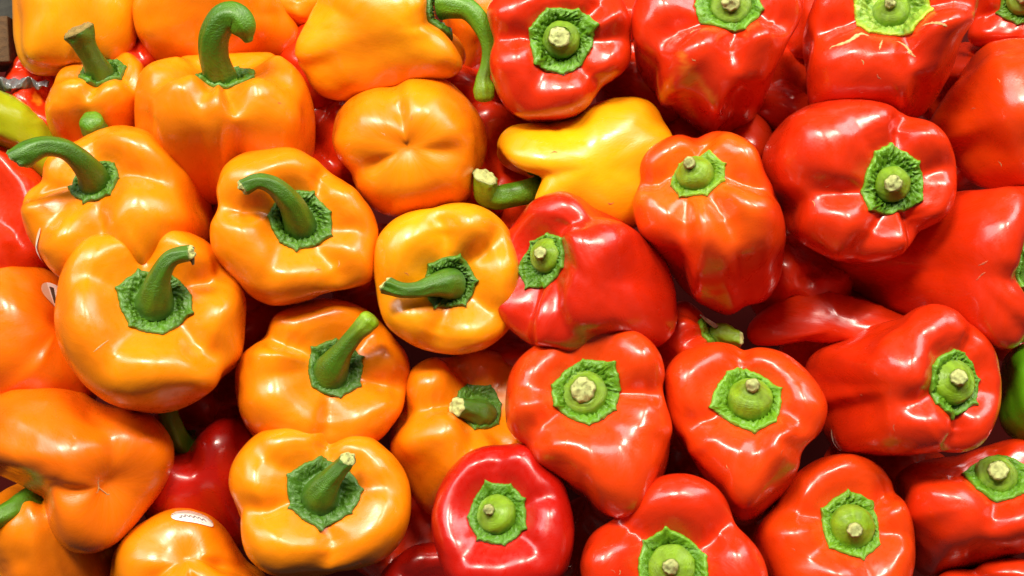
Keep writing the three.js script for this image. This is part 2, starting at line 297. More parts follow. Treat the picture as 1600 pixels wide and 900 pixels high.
  // healed cracks and scuffs: thin corky ridges along the skin
  const nicks = [];
  if (s.cols === undefined && s.w > -60) for (let k = 0, n = Math.floor(rand() * 4); k < n; k++) {
    const a = rand() * 6.28, q = .25 + .45 * rand(), L = (2 + 5 * rand()), b = rand() * 6.28, far = s.o[Math.floor(rand() * s.o.length)];
    const x = mix(cx, far[0], q), y = mix(cy, far[1], q); if (s.c && Math.hypot(x - s.c[0], y - s.c[1]) < (s.cal?.[0] ?? 40) * 1.35) continue;
    nicks.push([.9 + .9 * rand(), rand() < .5 ? 'tan' : 'red', [x, y], [x + L * Math.cos(b), y + L * Math.sin(b)], [x + 1.7 * L * Math.cos(b + .3), y + 1.7 * L * Math.sin(b + .3)]]);
  }
  for (const [w, tone, ...path] of [...(s.cracks ?? []), ...nicks]) {
    const cv = new THREE.CatmullRomCurve3(path.map(([x, y]) => V(x, y, 0))), n = 26, C = 8, spine = [];
    let guess = nearest(path[0][0], path[0][1]);
    for (let k = 0; k <= n; k++) {
      const q = cv.getPoint(k / n), [X, Y] = F.flat(q.x, q.y), pr = (a, b) => { const p = S(a, b), kk = F.dc / (F.dc - p.z); return [p.x * kk - X, p.y * kk - Y]; };
      if (k) { const g2 = nearest(q.x, q.y); let [a, b] = g2; for (let it = 0; it < 4; it++) { const f = pr(a, b), d = .004, fa = pr(a + d, b), fb = pr(a, b + d), j = [(fa[0] - f[0]) / d, (fb[0] - f[0]) / d, (fa[1] - f[1]) / d, (fb[1] - f[1]) / d], det = j[0] * j[3] - j[1] * j[2]; if (Math.abs(det) < 1e-9) break; a -= clamp((j[3] * f[0] - j[1] * f[1]) / det, -.03, .03); b -= clamp((-j[2] * f[0] + j[0] * f[1]) / det, -.03, .03); b = clamp(b, .02, .98); } guess = [a, b]; }
      spine.push([S(guess[0], guess[1]), N(guess[0], guess[1])]);
    }
    const g = gridMesh((i, j) => {
      const [p, nn] = spine[j], T = spine[Math.min(n, j + 1)][0].clone().sub(spine[Math.max(0, j - 1)][0]).normalize(), sd = nn.clone().cross(T), a = i / C * 2 * Math.PI;
      const u = j / n, r = w * F.px * .5 * Math.pow(Math.max(.02, Math.sin(Math.PI * clamp(u, .01, .99))), .5) * (1 + .5 * noise(p.x * 500 + sx, p.y * 500, u * 3));
      return p.clone().addScaledVector(sd, -Math.cos(a) * r).addScaledVector(nn, Math.sin(a) * r * .4);
    }, n, C, [.2, 1], (i, j, p) => { const q = .5 + .5 * noise(p.x * 600, p.y * 600, p.z * 600); return (tone === 'dark' ? [.16, .05, .01] : tone === 'red' ? [.75, .16, .07] : [.72, .42, .17]).map((v) => v * (.7 + .5 * q)); });
    part('scar', g, cut);
  }
  // sticker on the skin
  if (s.sticker) {
    const [x, y, rw, rh, turn, map, lift] = s.sticker, [t0, h0, p0] = nearest(x, y), n0 = N(t0, h0);
    const du = S(t0 + .01, h0).sub(S(t0 - .01, h0)), dv = S(t0, h0 + .01).sub(S(t0, h0 - .01)), ku = .02 / du.length(), kv = .02 / dv.length();
    const cs = Math.cos(turn), sn = Math.sin(turn), g = new THREE.BufferGeometry(), pos = [], uvs = [], idx = [], n = 14, m = 40;
    const ux = du.clone().normalize(), uy = n0.clone().cross(ux);
    for (let j = 0; j <= n; j++) for (let i = 0; i <= m; i++) {
      const a = i / m * 2 * Math.PI, r = j / n, u = r * Math.cos(a), v = r * Math.sin(a), X = (u * cs - v * sn) * rw * F.px, Y = (u * sn + v * cs) * rh * F.px;
      const d = V(X, Y, 0), th = t0 + d.dot(V(ux.x, ux.y, 0)) * ku, tv = h0 + d.dot(V(dv.x, dv.y, 0).normalize()) * kv;
      const q = S(th, clamp(tv, .02, .98)), nq = N(th, clamp(tv, .02, .98)); q.addScaledVector(nq, .0003 + (lift ?? 0) * r * r);
      pos.push(q.x, q.y, q.z); uvs.push(.5 + .5 * u, .5 + .5 * v);
    }
    for (let j = 0; j < n; j++) for (let i = 0; i < m; i++) { const a = j * (m + 1) + i, b = a + 1, c = a + m + 1, d = c + 1; idx.push(a, c, b, b, c, d); }
    g.setAttribute('position', new THREE.Float32BufferAttribute(pos, 3)); g.setAttribute('uv', new THREE.Float32BufferAttribute(uvs, 2)); g.setIndex(idx); g.computeVertexNormals();
    part('sticker', g, new THREE.MeshPhysicalMaterial({ map, roughness: .4, side: THREE.DoubleSide, clearcoat: .3 }));
  }
  return { root, F, S };
}

// ---------------------------------------------------------------- the bin under the heap
{
  const g = new THREE.BoxGeometry(1.1, 0.9, 0.02), m = new THREE.MeshPhysicalMaterial({ color: new THREE.Color(.06, .005, .004), roughness: .95, specularIntensity: .15 });
  const f = new THREE.Mesh(g, m); f.name = 'display_floor'; f.userData.kind = 'structure';
  f.position.copy(HEAP.clone().addScaledVector(UZ, -0.235)); f.quaternion.copy(camera.quaternion); f.receiveShadow = true; scene.add(f);
}
function stickerMap(kind) {
  const c = document.createElement('canvas'); c.width = 256; c.height = 160; const x = c.getContext('2d'), r = rng(kind + 90);
  x.fillStyle = '#efe6dc'; x.fillRect(0, 0, 256, 160);
  if (kind === 0) {
    x.lineWidth = 9; ['#3a2a18', '#c9773a', '#4d4c48', '#b9a894'].forEach((col, k) => { x.strokeStyle = col; x.beginPath(); x.moveTo(0, 16 + k * 15); x.quadraticCurveTo(128, 2 + k * 15, 256, 26 + k * 15); x.stroke(); });
    x.strokeStyle = '#6b7377'; x.lineWidth = 8; x.beginPath(); for (let k = 0; k < 60; k++) { const u = k / 59; x.lineTo(36 + u * 170, 94 + 13 * Math.sin(u * 40) + 4 * Math.sin(u * 17)); } x.stroke();
    x.fillStyle = '#8a8a82'; for (let k = 0; k < 26; k++) x.fillRect(60 + r() * 130, 122 + r() * 18, 3 + r() * 6, 3);
  } else {
    x.fillStyle = '#d8b79a'; x.fillRect(0, 0, 256, 50); x.fillStyle = '#5a4632'; x.fillRect(40, 60, 170, 26);
    x.fillStyle = '#2d3a3a'; for (let k = 0; k < 9; k++) x.fillRect(50 + k * 18, 58 + r() * 6, 7, 22 + r() * 8);
    x.fillStyle = '#7d6450'; for (let k = 0; k < 24; k++) x.fillRect(40 + r() * 170, 104 + r() * 22, 4 + r() * 8, 4);
  }
  const t = new THREE.CanvasTexture(c); t.colorSpace = THREE.SRGBColorSpace; return t;
}

// ---------------------------------------------------------------- carton and plastic film in the top corner
{
  const F = frameAt(-40, 30, -150 * PX), root = new THREE.Group(); root.name = 'carton'; root.position.copy(F.c); root.quaternion.copy(camera.quaternion); scene.add(root);
  const board = dataTex(256, (u, v) => .8 + .2 * torus(u, v, 5, 21) + .2 * torus(u, v, 40, 22)), bm = new THREE.MeshStandardMaterial({ color: new THREE.Color(.12, .06, .02), map: board, roughness: .85, bumpMap: board, bumpScale: .0004 });
  const gm = new THREE.MeshStandardMaterial({ color: new THREE.Color(.12, .125, .13), roughness: .55 });
  const add = (n, w, h, d, x, y, z, m, tilt = 0) => { const o = new THREE.Mesh(new RoundedBoxGeometry(w * PX, h * PX, d * PX, 3, 2.5 * PX), m); o.name = n; o.position.set(x * PX, y * PX, z * PX); o.rotation.z = tilt; o.castShadow = o.receiveShadow = true; root.add(o); return o; };
  add('front_panel', 150, 76, 90, 0, -45, 0, bm, .05); add('top_panel', 150, 70, 60, 0, 30, -12, new THREE.MeshStandardMaterial({ color: new THREE.Color(.04, .04, .03), map: board, roughness: .8 })); add('flap', 150, 22, 70, 2, 80, 0, gm, -.03);
  tag(root, 'dim brown carton with a grey edge showing at the top corner behind the peppers', 'carton');
}
{
  const F = frameAt(20, 134, -70 * PX), g = gridMesh((i, j) => {
    const u = j / 60, a = i / 20 * 2 * Math.PI, x = mix(-70, 52, u), yy = mix(8, 1, u) + 4 * noise(u * 6, 3, 1), r = mix(17, 6, u) * (1 + .35 * noise(u * 9, Math.cos(a), Math.sin(a)));
    return V(x * F.px, (yy + Math.sin(a + u * 18) * r * .75) * F.px, (Math.cos(a) * r * .8 + 5 * noise(u * 14, 1, 4)) * F.px);
  }, 60, 20, [1, 3]);
  const o = new THREE.Mesh(g, new THREE.MeshPhysicalMaterial({ color: new THREE.Color(.16, .17, .18), roughness: .18, clearcoat: 1, clearcoatRoughness: .08 }));
  o.name = 'plastic_film'; o.position.copy(F.c); o.quaternion.copy(camera.quaternion); o.castShadow = o.receiveShadow = true;
  tag(o, 'shiny twisted grey plastic film under the carton in the top corner', 'plastic film'); scene.add(o);
}

// ---------------------------------------------------------------- orange peppers
pepper({ name: 'orange_pepper', label: 'largest front orange bell pepper, its curved stem ending in a frayed dry tip', col: 'orange', col2: 'deep', t0: .55, t1: 1, w: 20,
  o: [[130, 375], [175, 364], [212, 365], [250, 358], [287, 361], [320, 375], [344, 399], [354, 422], [372, 438], [384, 468], [383, 512], [379, 550], [370, 572], [352, 584], [330, 612], [287, 637], [250, 646], [212, 642], [175, 632], [140, 609], [112, 577], [94, 545], [85, 507], [87, 470], [98, 420]],
  c: [241, 472], cr: [[213, 362, .65], [362, 424, .75], [350, 588, .65], [178, 570, .3], [96, 430, .3]], cal: [54, 7, 20], calCol: 'dark', calCol2: 'mid',
  stem: [[241, 476, 0, 31], [243, 462, 18, 26], [250, 432, 42, 17], [268, 403, 58, 13], [298, 395, 64, 12]], cutEnd: true, dirt: .9, fray: [['dry', [294, 394, 64, 5], [299, 389, 66, 3], [303, 387, 66, 1.5]], ['dry', [297, 399, 64, 5], [300, 405, 64, 3], [302, 413, 62, 1.5]]], seed: 11, cracks: [[2.2, 'tan', [146, 550], [158, 540], [170, 531]]] });
pepper({ name: 'orange_pepper', label: 'five lobed orange pepper whose thin arched stem bends back over its own upper rim', col: 'orange', col2: 'deep', t0: .6, t1: 1, w: 0,
  o: [[342, 282], [352, 258], [372, 243], [400, 234], [430, 230], [460, 232], [488, 246], [505, 260], [528, 278], [552, 293], [571, 315], [585, 338], [591, 362], [588, 390], [585, 425], [578, 440], [548, 450], [510, 457], [487, 467], [462, 474], [425, 477], [395, 465], [370, 440], [348, 415], [332, 392], [328, 362], [332, 345], [341, 322], [338, 300]],
  c: [467, 345], cr: [[338, 318, .9], [512, 268, .9], [590, 378, .4], [522, 440, .65], [400, 440, .35]], cal: [50, 7, 10], calCol: 'dark', calCol2: 'mid', pit: 1.3,
  stem: [[468, 352, 0, 28], [464, 338, 20, 24], [449, 311, 46, 18], [425, 289, 60, 14], [402, 283, 66, 12], [380, 293, 66, 12]], cutEnd: true, dirt: .2, seed: 12 });
pepper({ name: 'orange_pepper', label: 'deep orange pepper with a straight club ended stem leaning out, in a middle row', col: 'orange', col2: 'deep', t0: .4, t1: .8, w: -45,
  o: [[368, 610], [368, 580], [377, 556], [395, 540], [415, 525], [421, 505], [430, 492], [447, 483], [475, 472], [507, 466], [540, 470], [570, 482], [595, 502], [617, 530], [633, 550], [641, 575], [636, 608], [629, 640], [615, 662], [596, 685], [560, 705], [500, 712], [440, 705], [400, 685], [378, 655]],
  c: [521, 577], cr: [[415, 522, .8], [630, 620, .8], [500, 690, .75], [380, 600, .2], [600, 510, .6]], cal: [47, 6, 150], calCol: 'dark', calCol2: 'dark',
  stem: [[513, 586, 0, 31], [520, 572, 18, 26], [537, 546, 42, 16], [556, 522, 58, 14], [568, 510, 66, 16], [577, 500, 70, 17]], tipCol: 'lime', seed: 13 });
pepper({ name: 'orange_pepper', label: 'golden orange pepper with its stem lying flat sideways to a pale cut end', col: 'gold', col2: 'orange', t0: .55, t1: .9, w: -10,
  o: [[587, 445], [584, 420], [584, 397], [590, 372], [607, 350], [627, 337], [652, 329], [677, 325], [700, 319], [730, 318], [757, 325], [782, 342], [800, 368], [810, 405], [812, 445], [808, 485], [795, 515], [770, 538], [745, 549], [712, 554], [680, 551], [650, 542], [625, 527], [604, 508], [592, 478]],
  c: [703, 441], cr: [[680, 322, .85], [790, 352, .7], [800, 500, .5], [680, 552, .55], [590, 470, .4]], cal: [43, 6, 70], calCol: 'dark', calCol2: 'mid',
  stem: [[706, 444, 0, 27], [695, 443, 16, 24], [672, 447, 32, 17], [650, 453, 44, 13], [626, 453, 52, 12], [603, 446, 56, 14]], cutEnd: true, dirt: .3, seed: 14 });
pepper({ name: 'orange_pepper', label: 'orange pepper showing only its three lobed blossom end with no stem', col: 'orange', col2: 'orange', t0: .05, t1: .5, w: -5,
  o: [[521, 200], [526, 180], [541, 160], [565, 142], [590, 129], [617, 124], [642, 116], [670, 115], [696, 124], [722, 145], [743, 170], [757, 195], [761, 225], [757, 252], [746, 280], [737, 305], [722, 320], [687, 332], [650, 337], [620, 339], [595, 333], [573, 317], [556, 292], [549, 270], [537, 255], [525, 237], [519, 218]],
  tip: [637, 230], cr: [[612, 120, .8], [545, 280, .6], [760, 245, .5]], R: 118, len: .85, seed: 15, marks: [[637, 230, 4, 'dark']] });
pepper({ name: 'orange_pepper', label: 'orange pepper half hidden by red ones, its stubby stem showing a pale cut end', col: 'orange', col2: 'deep', t0: .55, t1: .95, w: -70,
  o: [[609, 690], [611, 675], [618, 657], [629, 635], [630, 612], [636, 590], [648, 572], [667, 561], [687, 558], [704, 559], [720, 550], [750, 546], [775, 550], [800, 562], [825, 600], [840, 650], [838, 700], [815, 740], [780, 780], [735, 812], [695, 815], [668, 802], [648, 778], [628, 748], [612, 718]],
  c: [748, 640], cr: [[702, 558, .9], [622, 640, .7], [800, 565, .5], [690, 800, .35], [800, 770, .5]], cal: [42, 7, 60], calCol: 'dark', calCol2: 'mid',
  stem: [[752, 650, 0, 27], [746, 645, 16, 23], [733, 640, 32, 17], [714, 635, 48, 15]], cutEnd: true, dirt: .1, seed: 16 });
pepper({ name: 'orange_pepper', label: 'glossy four lobed orange pepper with a short cut stem, beside the striped sticker one', col: 'orange', col2: 'deep', t0: .6, t1: 1, w: 20,
  o: [[359, 757], [361, 730], [374, 705], [399, 680], [425, 669], [450, 663], [480, 663], [503, 669], [519, 681], [550, 677], [577, 682], [597, 696], [617, 714], [632, 736], [641, 762], [642, 797], [635, 830], [620, 855], [595, 875], [562, 887], [526, 893], [510, 899], [462, 901], [425, 898], [395, 880], [380, 852], [376, 826], [374, 800], [364, 778]],
  c: [502, 770], cr: [[519, 672, .95], [520, 900, .7], [372, 812, .75], [640, 770, .35], [380, 700, .45]], cal: [54, 7, 5], calCol: 'dark', calCol2: 'dark',
  stem: [[500, 778, 0, 32], [504, 768, 18, 27], [517, 748, 38, 18], [532, 731, 50, 14], [544, 717, 58, 13]], cutEnd: true, dirt: .8, seed: 17 });
pepper({ name: 'orange_pepper', label: 'large stemless orange pepper lying on its side at the edge, one deep crease', col: 'deep', col2: 'deep', t0: .6, t1: .95, w: 15,
  o: [[-30, 640], [0, 616], [25, 605], [62, 599], [95, 599], [125, 609], [150, 626], [180, 635], [212, 639], [242, 653], [262, 676], [272, 700], [271, 725], [260, 755], [240, 784], [215, 815], [190, 842], [168, 857], [140, 865], [110, 860], [92, 845], [78, 822], [72, 797], [68, 778], [45, 765], [12, 747], [-25, 728], [-48, 690]],
  tip: [165, 752], cr: [[68, 776, .7], [178, 630, .30], [250, 790, .12]], R: 125, seed: 18, cracks: [[2.5, 'tan', [152, 770], [158, 758], [162, 750]], [2, 'tan', [163, 752], [168, 762], [166, 772]]] });
pepper({ name: 'orange_pepper', label: 'plain deep orange pepper at the edge carrying a small printed sticker', col: 'deep', w: -75,
  o: [[-60, 440], [-30, 408], [0, 400], [25, 404], [55, 412], [78, 424], [105, 445], [130, 490], [148, 550], [155, 600], [140, 640], [95, 660], [30, 665], [-30, 650], [-75, 590], [-85, 510]],
  ax: [-.5, -.3, -.8], cr: [[-70, 460, .2], [-60, 640, .2], [-20, 670, .15]], seed: 19, sticker: [84, 463, 22, 19, 1.5, stickerMap(1), .0003] });
pepper({ name: 'orange_pepper', label: 'orange pepper whose thick stem arches over the red and lime peppers at the edge', col: 'orange', col2: 'deep', t0: .6, t1: 1, w: -15,
  o: [[33, 330], [38, 308], [50, 294], [66, 285], [68, 262], [76, 244], [95, 230], [125, 218], [150, 204], [187, 196], [220, 201], [245, 214], [270, 232], [295, 255], [313, 280], [327, 307], [333, 335], [327, 370], [310, 410], [270, 445], [210, 460], [150, 455], [105, 440], [82, 425], [62, 398], [42, 365]],
  c: [150, 280], cr: [[52, 290, .8], [164, 372, 1], [262, 270, .6], [150, 205, .4], [80, 350, .35]], cal: [40, 7, 40], calCol: 'dark', calCol2: 'mid', R: 128, ax: [-.4, .38, .83],
  stem: [[150, 288, 0, 27], [143, 272, 20, 22], [124, 249, 44, 17], [100, 233, 56, 15], [70, 229, 62, 15], [48, 237, 62, 18], [28, 249, 58, 19]], cutEnd: true, dirt: .3, seed: 20, sticker: [58, 383, 9, 24, .45, stickerMap(1), .0004] });
pepper({ name: 'orange_pepper', label: 'big orange pepper with the tallest thick hooked stem in the back orange row', col: 'orange', col2: 'deep', t0: .45, t1: .9, w: -35,
  o: [[210, 175], [211, 150], [216, 122], [228, 104], [252, 94], [285, 88], [345, 84], [400, 82], [428, 84], [452, 97], [471, 117], [483, 142], [491, 172], [493, 205], [489, 245], [475, 285], [435, 315], [380, 325], [320, 315], [270, 285], [235, 245], [214, 212]],
  c: [345, 126], cr: [[208, 160, .6], [358, 205, 1], [300, 205, .55], [440, 90, .6], [270, 90, .6], [470, 160, .4]], cal: [52, 7, 15], calCol: 'dark', calCol2: 'mid', R: 136, len: 1.1, pit: 1.2, ax: [0, .84, .54],
  stem: [[348, 138, 0, 32], [343, 118, 24, 26], [334, 85, 46, 23], [336, 52, 62, 22], [352, 28, 72, 22], [370, 27, 76, 22], [382, 45, 76, 20], [388, 62, 74, 8]], seed: 21, tipCol: 'mid' });
pepper({ name: 'orange_pepper', label: 'small orange pepper with a stem flaring to a broad brownish cut end', col: 'orange', col2: 'deep', t0: .5, t1: .9, w: -82,
  o: [[70, 170], [75, 150], [84, 130], [92, 112], [110, 95], [140, 84], [175, 80], [205, 84], [225, 105], [240, 150], [240, 200], [220, 245], [170, 265], [125, 250], [95, 225], [78, 205]],
  c: [160, 122], cr: [[84, 128, .7], [134, 200, .8], [215, 150, .5], [200, 84, .6]], cal: [42, 7, 0], calCol: 'dark', calCol2: 'mid', R: 84, len: 1.3, ax: [-.04, .8, .6],
  stem: [[160, 132, 0, 28], [156, 116, 18, 23], [144, 92, 36, 17], [132, 70, 48, 18], [122, 48, 56, 25]], cutEnd: true, dirt: .5, cutTone: [.30, .20, .05], seed: 22 });
pepper({ name: 'orange_pepper', label: 'hidden orange pepper of which only a rounded green stem tip and a sliver show', col: 'orange', w: -120,
  o: [[95, 250], [100, 205], [130, 185], [180, 185], [225, 205], [235, 260], [200, 320], [130, 320], [100, 290]], c: [160, 215], cal: [30, 6, 0], calCol: 'dark', cols: 96, rows: 72,
  stem: [[165, 222, 0, 26], [156, 212, 50, 22], [149, 202, 78, 20], [143, 190, 92, 18]], tipCol: 'mid', seed: 23 });
pepper({ name: 'orange_pepper', label: 'smooth upright orange pepper in the top corner beside the brown carton', col: 'orange', col2: 'gold', t0: .4, t1: .8, w: -85,
  o: [[19, -20], [20, 20], [22, 55], [28, 85], [38, 105], [58, 117], [95, 117], [140, 112], [185, 100], [208, 75], [216, 40], [216, -20], [205, -80], [170, -115], [110, -125], [60, -110], [28, -70]],
  ax: [.05, .95, -.3], crA: [[20, .3], [75, .5], [125, .3], [200, .4], [300, .3]], R: 95, len: 1.6, seed: 24 });
pepper({ name: 'orange_pepper', label: 'orange pepper behind the tall hooked stem, cut off by the top edge', col: 'deep', col2: 'orange', t0: .3, t1: .9, w: -110,
  o: [[209, 0], [209, 35], [217, 60], [238, 88], [270, 110], [330, 120], [400, 118], [450, 92], [470, 58], [450, 15], [425, -25], [370, -80], [300, -90], [235, -60]],
  ax: [.1, .9, .25], crA: [[20, .5], [95, .8], [160, .6], [250, .6], [310, .6]], R: 115, seed: 25 });
pepper({ name: 'orange_pepper', label: 'mostly hidden orange pepper wedged at the top edge beside the sideways one', col: 'orange', w: -160,
  o: [[400, 0], [420, -60], [470, -80], [520, -50], [530, 10], [500, 60], [470, 62], [430, 45]], ax: [0, .5, .8], cols: 96, rows: 72, seed: 26 });
pepper({ name: 'orange_pepper', label: 'large sideways orange pepper with a long curling stem that hangs to a round knob', col: 'orange', col2: 'gold', t0: .35, t1: .7, w: -20,
  o: [[507, -30], [497, 0], [486, 20], [475, 42], [464, 65], [461, 84], [467, 100], [478, 117], [489, 138], [506, 151], [535, 157], [575, 157], [615, 145], [655, 132], [690, 124], [715, 114], [727, 95], [724, 74], [714, 58], [698, 47], [684, 38], [678, 15], [676, -20], [660, -55], [600, -70], [545, -62]],
  c: [690, 16], ax: [.90, .22, .36], crA: [[-50, .8], [60, .2], [150, .2], [230, .3]], R: 98, len: 1.65, taper: .02, cal: [46, 7, 0, .5], calCol: 'dark', calCol2: 'dark',
  stem: [[690, 8, 8, 24], [705, 8, 16, 22], [730, 14, 26, 18], [752, 38, 32, 16], [763, 72, 34, 12], [760, 102, 34, 10], [755, 122, 34, 12], [756, 138, 34, 18], [757, 150, 34, 17]], tipCol: 'lime', stemCol: 'mid', seed: 27 });
pepper({ name: 'orange_pepper', label: 'dim orange pepper peeping out behind the curling stem with the round knob', col: 'deep', w: -150,
  o: [[690, 60], [700, -10], [740, -30], [775, -5], [775, 60], [758, 105], [740, 125], [710, 130], [690, 110]], ax: [.3, .8, .4], cols: 96, rows: 72, seed: 28 });
pepper({ name: 'orange_pepper', label: 'orange pepper at the bottom edge with a white striped oval sticker on its top', col: 'orange', col2: 'orange', t0: .02, t1: .5, w: -10,
  o: [[173, 910], [174, 880], [182, 855], [200, 832], [225, 815], [250, 801], [275, 794], [302, 796], [332, 808], [355, 830], [373, 858], [388, 878], [415, 900], [428, 940], [400, 990], [330, 1015], [240, 1005], [185, 960]],
  tip: [292, 875], cr: [[175, 950, .7], [400, 880, .9], [330, 1010, .8]], R: 118, seed: 29, sticker: [303, 806, 33, 15, .06, stickerMap(0), .0002] });
pepper({ name: 'orange_pepper', label: 'orange pepper in the bottom corner with a green stem pointing off the edge', col: 'orange', col2: 'deep', t0: .4, t1: .9, w: -60,
  o: [[-30, 800], [0, 770], [40, 752], [90, 760], [140, 800], [175, 845], [180, 890], [160, 940], [100, 970], [40, 960], [10, 930], [-5, 890], [-30, 850]],
  c: [58, 790], cr: [[2, 850, .3], [100, 930, .4], [165, 870, .3], [20, 760, .4]], cal: [34, 6, 10], calCol: 'dark', calCol2: 'mid', stemCol: 'mid',
  stem: [[60, 786, 10, 26], [50, 784, 40, 24], [28, 794, 62, 19], [5, 805, 72, 16], [-22, 816, 78, 15]], seed: 30 });
pepper({ name: 'orange_pepper', label: 'yellowish orange pepper tip at the very bottom corner of the heap', col: 'gold', w: -95,
  o: [[-50, 900], [-20, 868], [15, 864], [42, 872], [58, 900], [55, 950], [0, 970], [-40, 950]], ax: [-.3, -.6, -.6], cols: 96, rows: 72, seed: 31 });

// ---------------------------------------------------------------- yellow, lime and green ones
pepper({ name: 'yellow_pepper', label: 'only bright yellow pepper, lying on its side, with a thick bent cut stem', col: 'yellow', col2: 'gold', t0: .7, t1: 1, w: -22,
  o: [[776, 238], [779, 218], [788, 204], [804, 196], [830, 194], [862, 192], [897, 183], [925, 166], [955, 156], [985, 152], [1012, 157], [1028, 172], [1037, 190], [1052, 214], [1060, 250], [1050, 300], [1020, 340], [980, 358], [930, 362], [880, 352], [840, 340], [822, 325], [824, 308], [832, 288], [829, 277], [806, 269], [786, 258]],
  ax: [-.90, -.30, .12], crA: [[30, .12], [150, .1], [260, .1]], bump: .5, R: 90, len: 1.65, taper: 0, cal: [30, 6, 0, .6], calCol: 'dark',
  stem: [[850, 292, -20, 22], [822, 300, 12, 21], [798, 305, 16, 20], [776, 308, 22, 20], [760, 303, 30, 20], [757, 290, 42, 20], [758, 276, 50, 21]], stemCol: 'mid', tipCol: 'lime', cutEnd: true, dirt: .15, seed: 41, marks: [[870, 270, 6, 'gold']] });
pepper({ name: 'lime_pepper', label: 'long yellow green pointed pepper at the edge beneath the arched stem', cat: 'pepper', col: 'lime', col2: 'lime', w: -58,
  o: [[-60, 120], [-20, 132], [0, 141], [30, 155], [60, 180], [85, 207], [106, 236], [116, 268], [108, 290], [84, 292], [60, 274], [36, 246], [0, 228], [-50, 215], [-80, 170]],
  ax: [-.72, .62, .1], crA: [[0, .25], [120, .25], [240, .25]], R: 50, len: 2.6, taper: .1, pointed: true, seed: 42 });
pepper({ name: 'green_pepper', label: 'only dark green pepper, cut off at the edge beside the sideways red one', col: 'green', w: -25,
  o: [[1562, 600], [1565, 570], [1575, 552], [1600, 537], [1650, 535], [1690, 580], [1690, 650], [1650, 700], [1595, 692], [1566, 668], [1560, 635]], ax: [.6, .3, .7], crA: [[80, .3], [200, .3], [320, .3]], seed: 43 });

// ---------------------------------------------------------------- red peppers
pepper({ name: 'red_pepper', label: 'red pepper at the top with a round cut stub, beside the curling knobbed stem', col: 'red', col2: 'red', w: -12,
  o: [[762, 12], [766, 40], [772, 62], [766, 90], [767, 115], [775, 140], [786, 162], [803, 180], [828, 190], [862, 191], [895, 183], [917, 168], [932, 148], [943, 134], [964, 121], [980, 105], [987, 82], [985, 57], [983, 25], [972, 0], [940, -22], [895, -32], [840, -30], [790, -15]],
  c: [877, 63], cr: [[768, 66, .7], [938, 0, .75], [986, 60, .5], [938, 140, .6], [818, 190, .4], [850, -30, .4]], cal: [53, 7, 12], calCol: 'mid', calCol2: 'bright', stub: [874, 58, 40, 28, 22], dirt: .75, seed: 51 });
pepper({ name: 'red_pepper', label: 'tall tapering red pepper with tan streaks down its side, at the top edge', col: 'red', col2: 'red', w: -30,
  o: [[987, 45], [987, 25], [993, 0], [1010, -30], [1060, -60], [1130, -72], [1200, -60], [1245, -30], [1255, 5], [1248, 35], [1235, 58], [1222, 85], [1207, 120], [1196, 150], [1182, 178], [1160, 200], [1130, 212], [1098, 208], [1072, 188], [1050, 172], [1022, 160], [1006, 142], [999, 120], [993, 92]],
  c: [1142, 14], cr: [[1080, 60, 1], [1155, 90, .9], [1250, 60, .7], [1180, -60, .6], [1060, -60, .6]], cal: [51, 7, 80], calCol: 'bright', calCol2: 'mid', stub: [1142, 3, 36, 30, 18], dirt: .6, R: 124, len: 1.3, taper: .25, ax: [.08, .5, .86], seed: 52,
  marks: [[1008, 95, 13, 'tan', 1018, 150], [1018, 150, 11, 'tan', 1045, 162], [1066, 85, 7, 'tan', 1112, 158], [1064, 150, 11, 'tan', 1076, 186], [1070, 110, 12, 'tan', 1072, 150]], cracks: [[3, 'tan', [1078, 52], [1083, 48], [1088, 46]]] });
pepper({ name: 'red_pepper', label: 'boxy red pepper with the palest calyx, thin cracks running out from it', col: 'red', col2: 'red', w: 0,
  o: [[1277, -10], [1264, 22], [1255, 55], [1255, 87], [1260, 115], [1262, 145], [1270, 170], [1310, 190], [1370, 195], [1430, 186], [1458, 160], [1477, 130], [1490, 102], [1499, 75], [1505, 55], [1518, 37], [1527, 10], [1528, -20], [1500, -55], [1440, -75], [1360, -75], [1300, -50]],
  c: [1393, 20], cr: [[1270, 72, 1], [1435, 110, .85], [1520, 20, .8], [1360, -80, .6], [1468, -70, .5]], cal: [56, 8, 25], calCol: 'pale', calCol2: 'bright', stub: [1391, 5, 34, 26, 11], dirt: .5, R: 122, len: 1, ax: [0, .5, .86], seed: 53, pit: 1.25,
  cracks: [[6, 'tan', [1296, 74], [1325, 65], [1345, 53], [1358, 56]], [3, 'tan', [1379, 62], [1376, 70], [1374, 78]], [4.5, 'tan', [1402, 64], [1416, 73], [1424, 84], [1431, 89]], [4, 'tan', [1441, 40], [1456, 36], [1470, 37], [1480, 41]]] });
pepper({ name: 'red_pepper', label: 'smooth red pepper lying sideways at the edge below the corner one, stem out of view', col: 'scarlet', col2: 'scarlet', w: -30,
  o: [[1540, 70], [1565, 62], [1605, 60], [1650, 75], [1680, 130], [1680, 220], [1650, 285], [1600, 305], [1547, 297], [1518, 285], [1492, 258], [1465, 225], [1452, 195], [1470, 160], [1495, 125], [1515, 95]],
  ax: [.85, .1, .5], crA: [[40, .6], [130, .6], [220, .6], [310, .6]], R: 112, seed: 54 });
pepper({ name: 'red_pepper', label: 'red pepper in the top corner, partly behind the boxy pale calyx one', col: 'red', w: -85,
  o: [[1525, -30], [1528, 0], [1520, 30], [1512, 52], [1520, 70], [1560, 75], [1610, 75], [1660, 60], [1690, 0], [1660, -60], [1590, -75], [1545, -65]], c: [1598, 0], cr: [[1535, 30, .9], [1600, 80, .5], [1680, 20, .6], [1580, -70, .6]], cal: [36, 7, 0], calCol: 'mid', calCol2: 'bright', stub: [1600, -6, 30, 22, 14], seed: 55 });
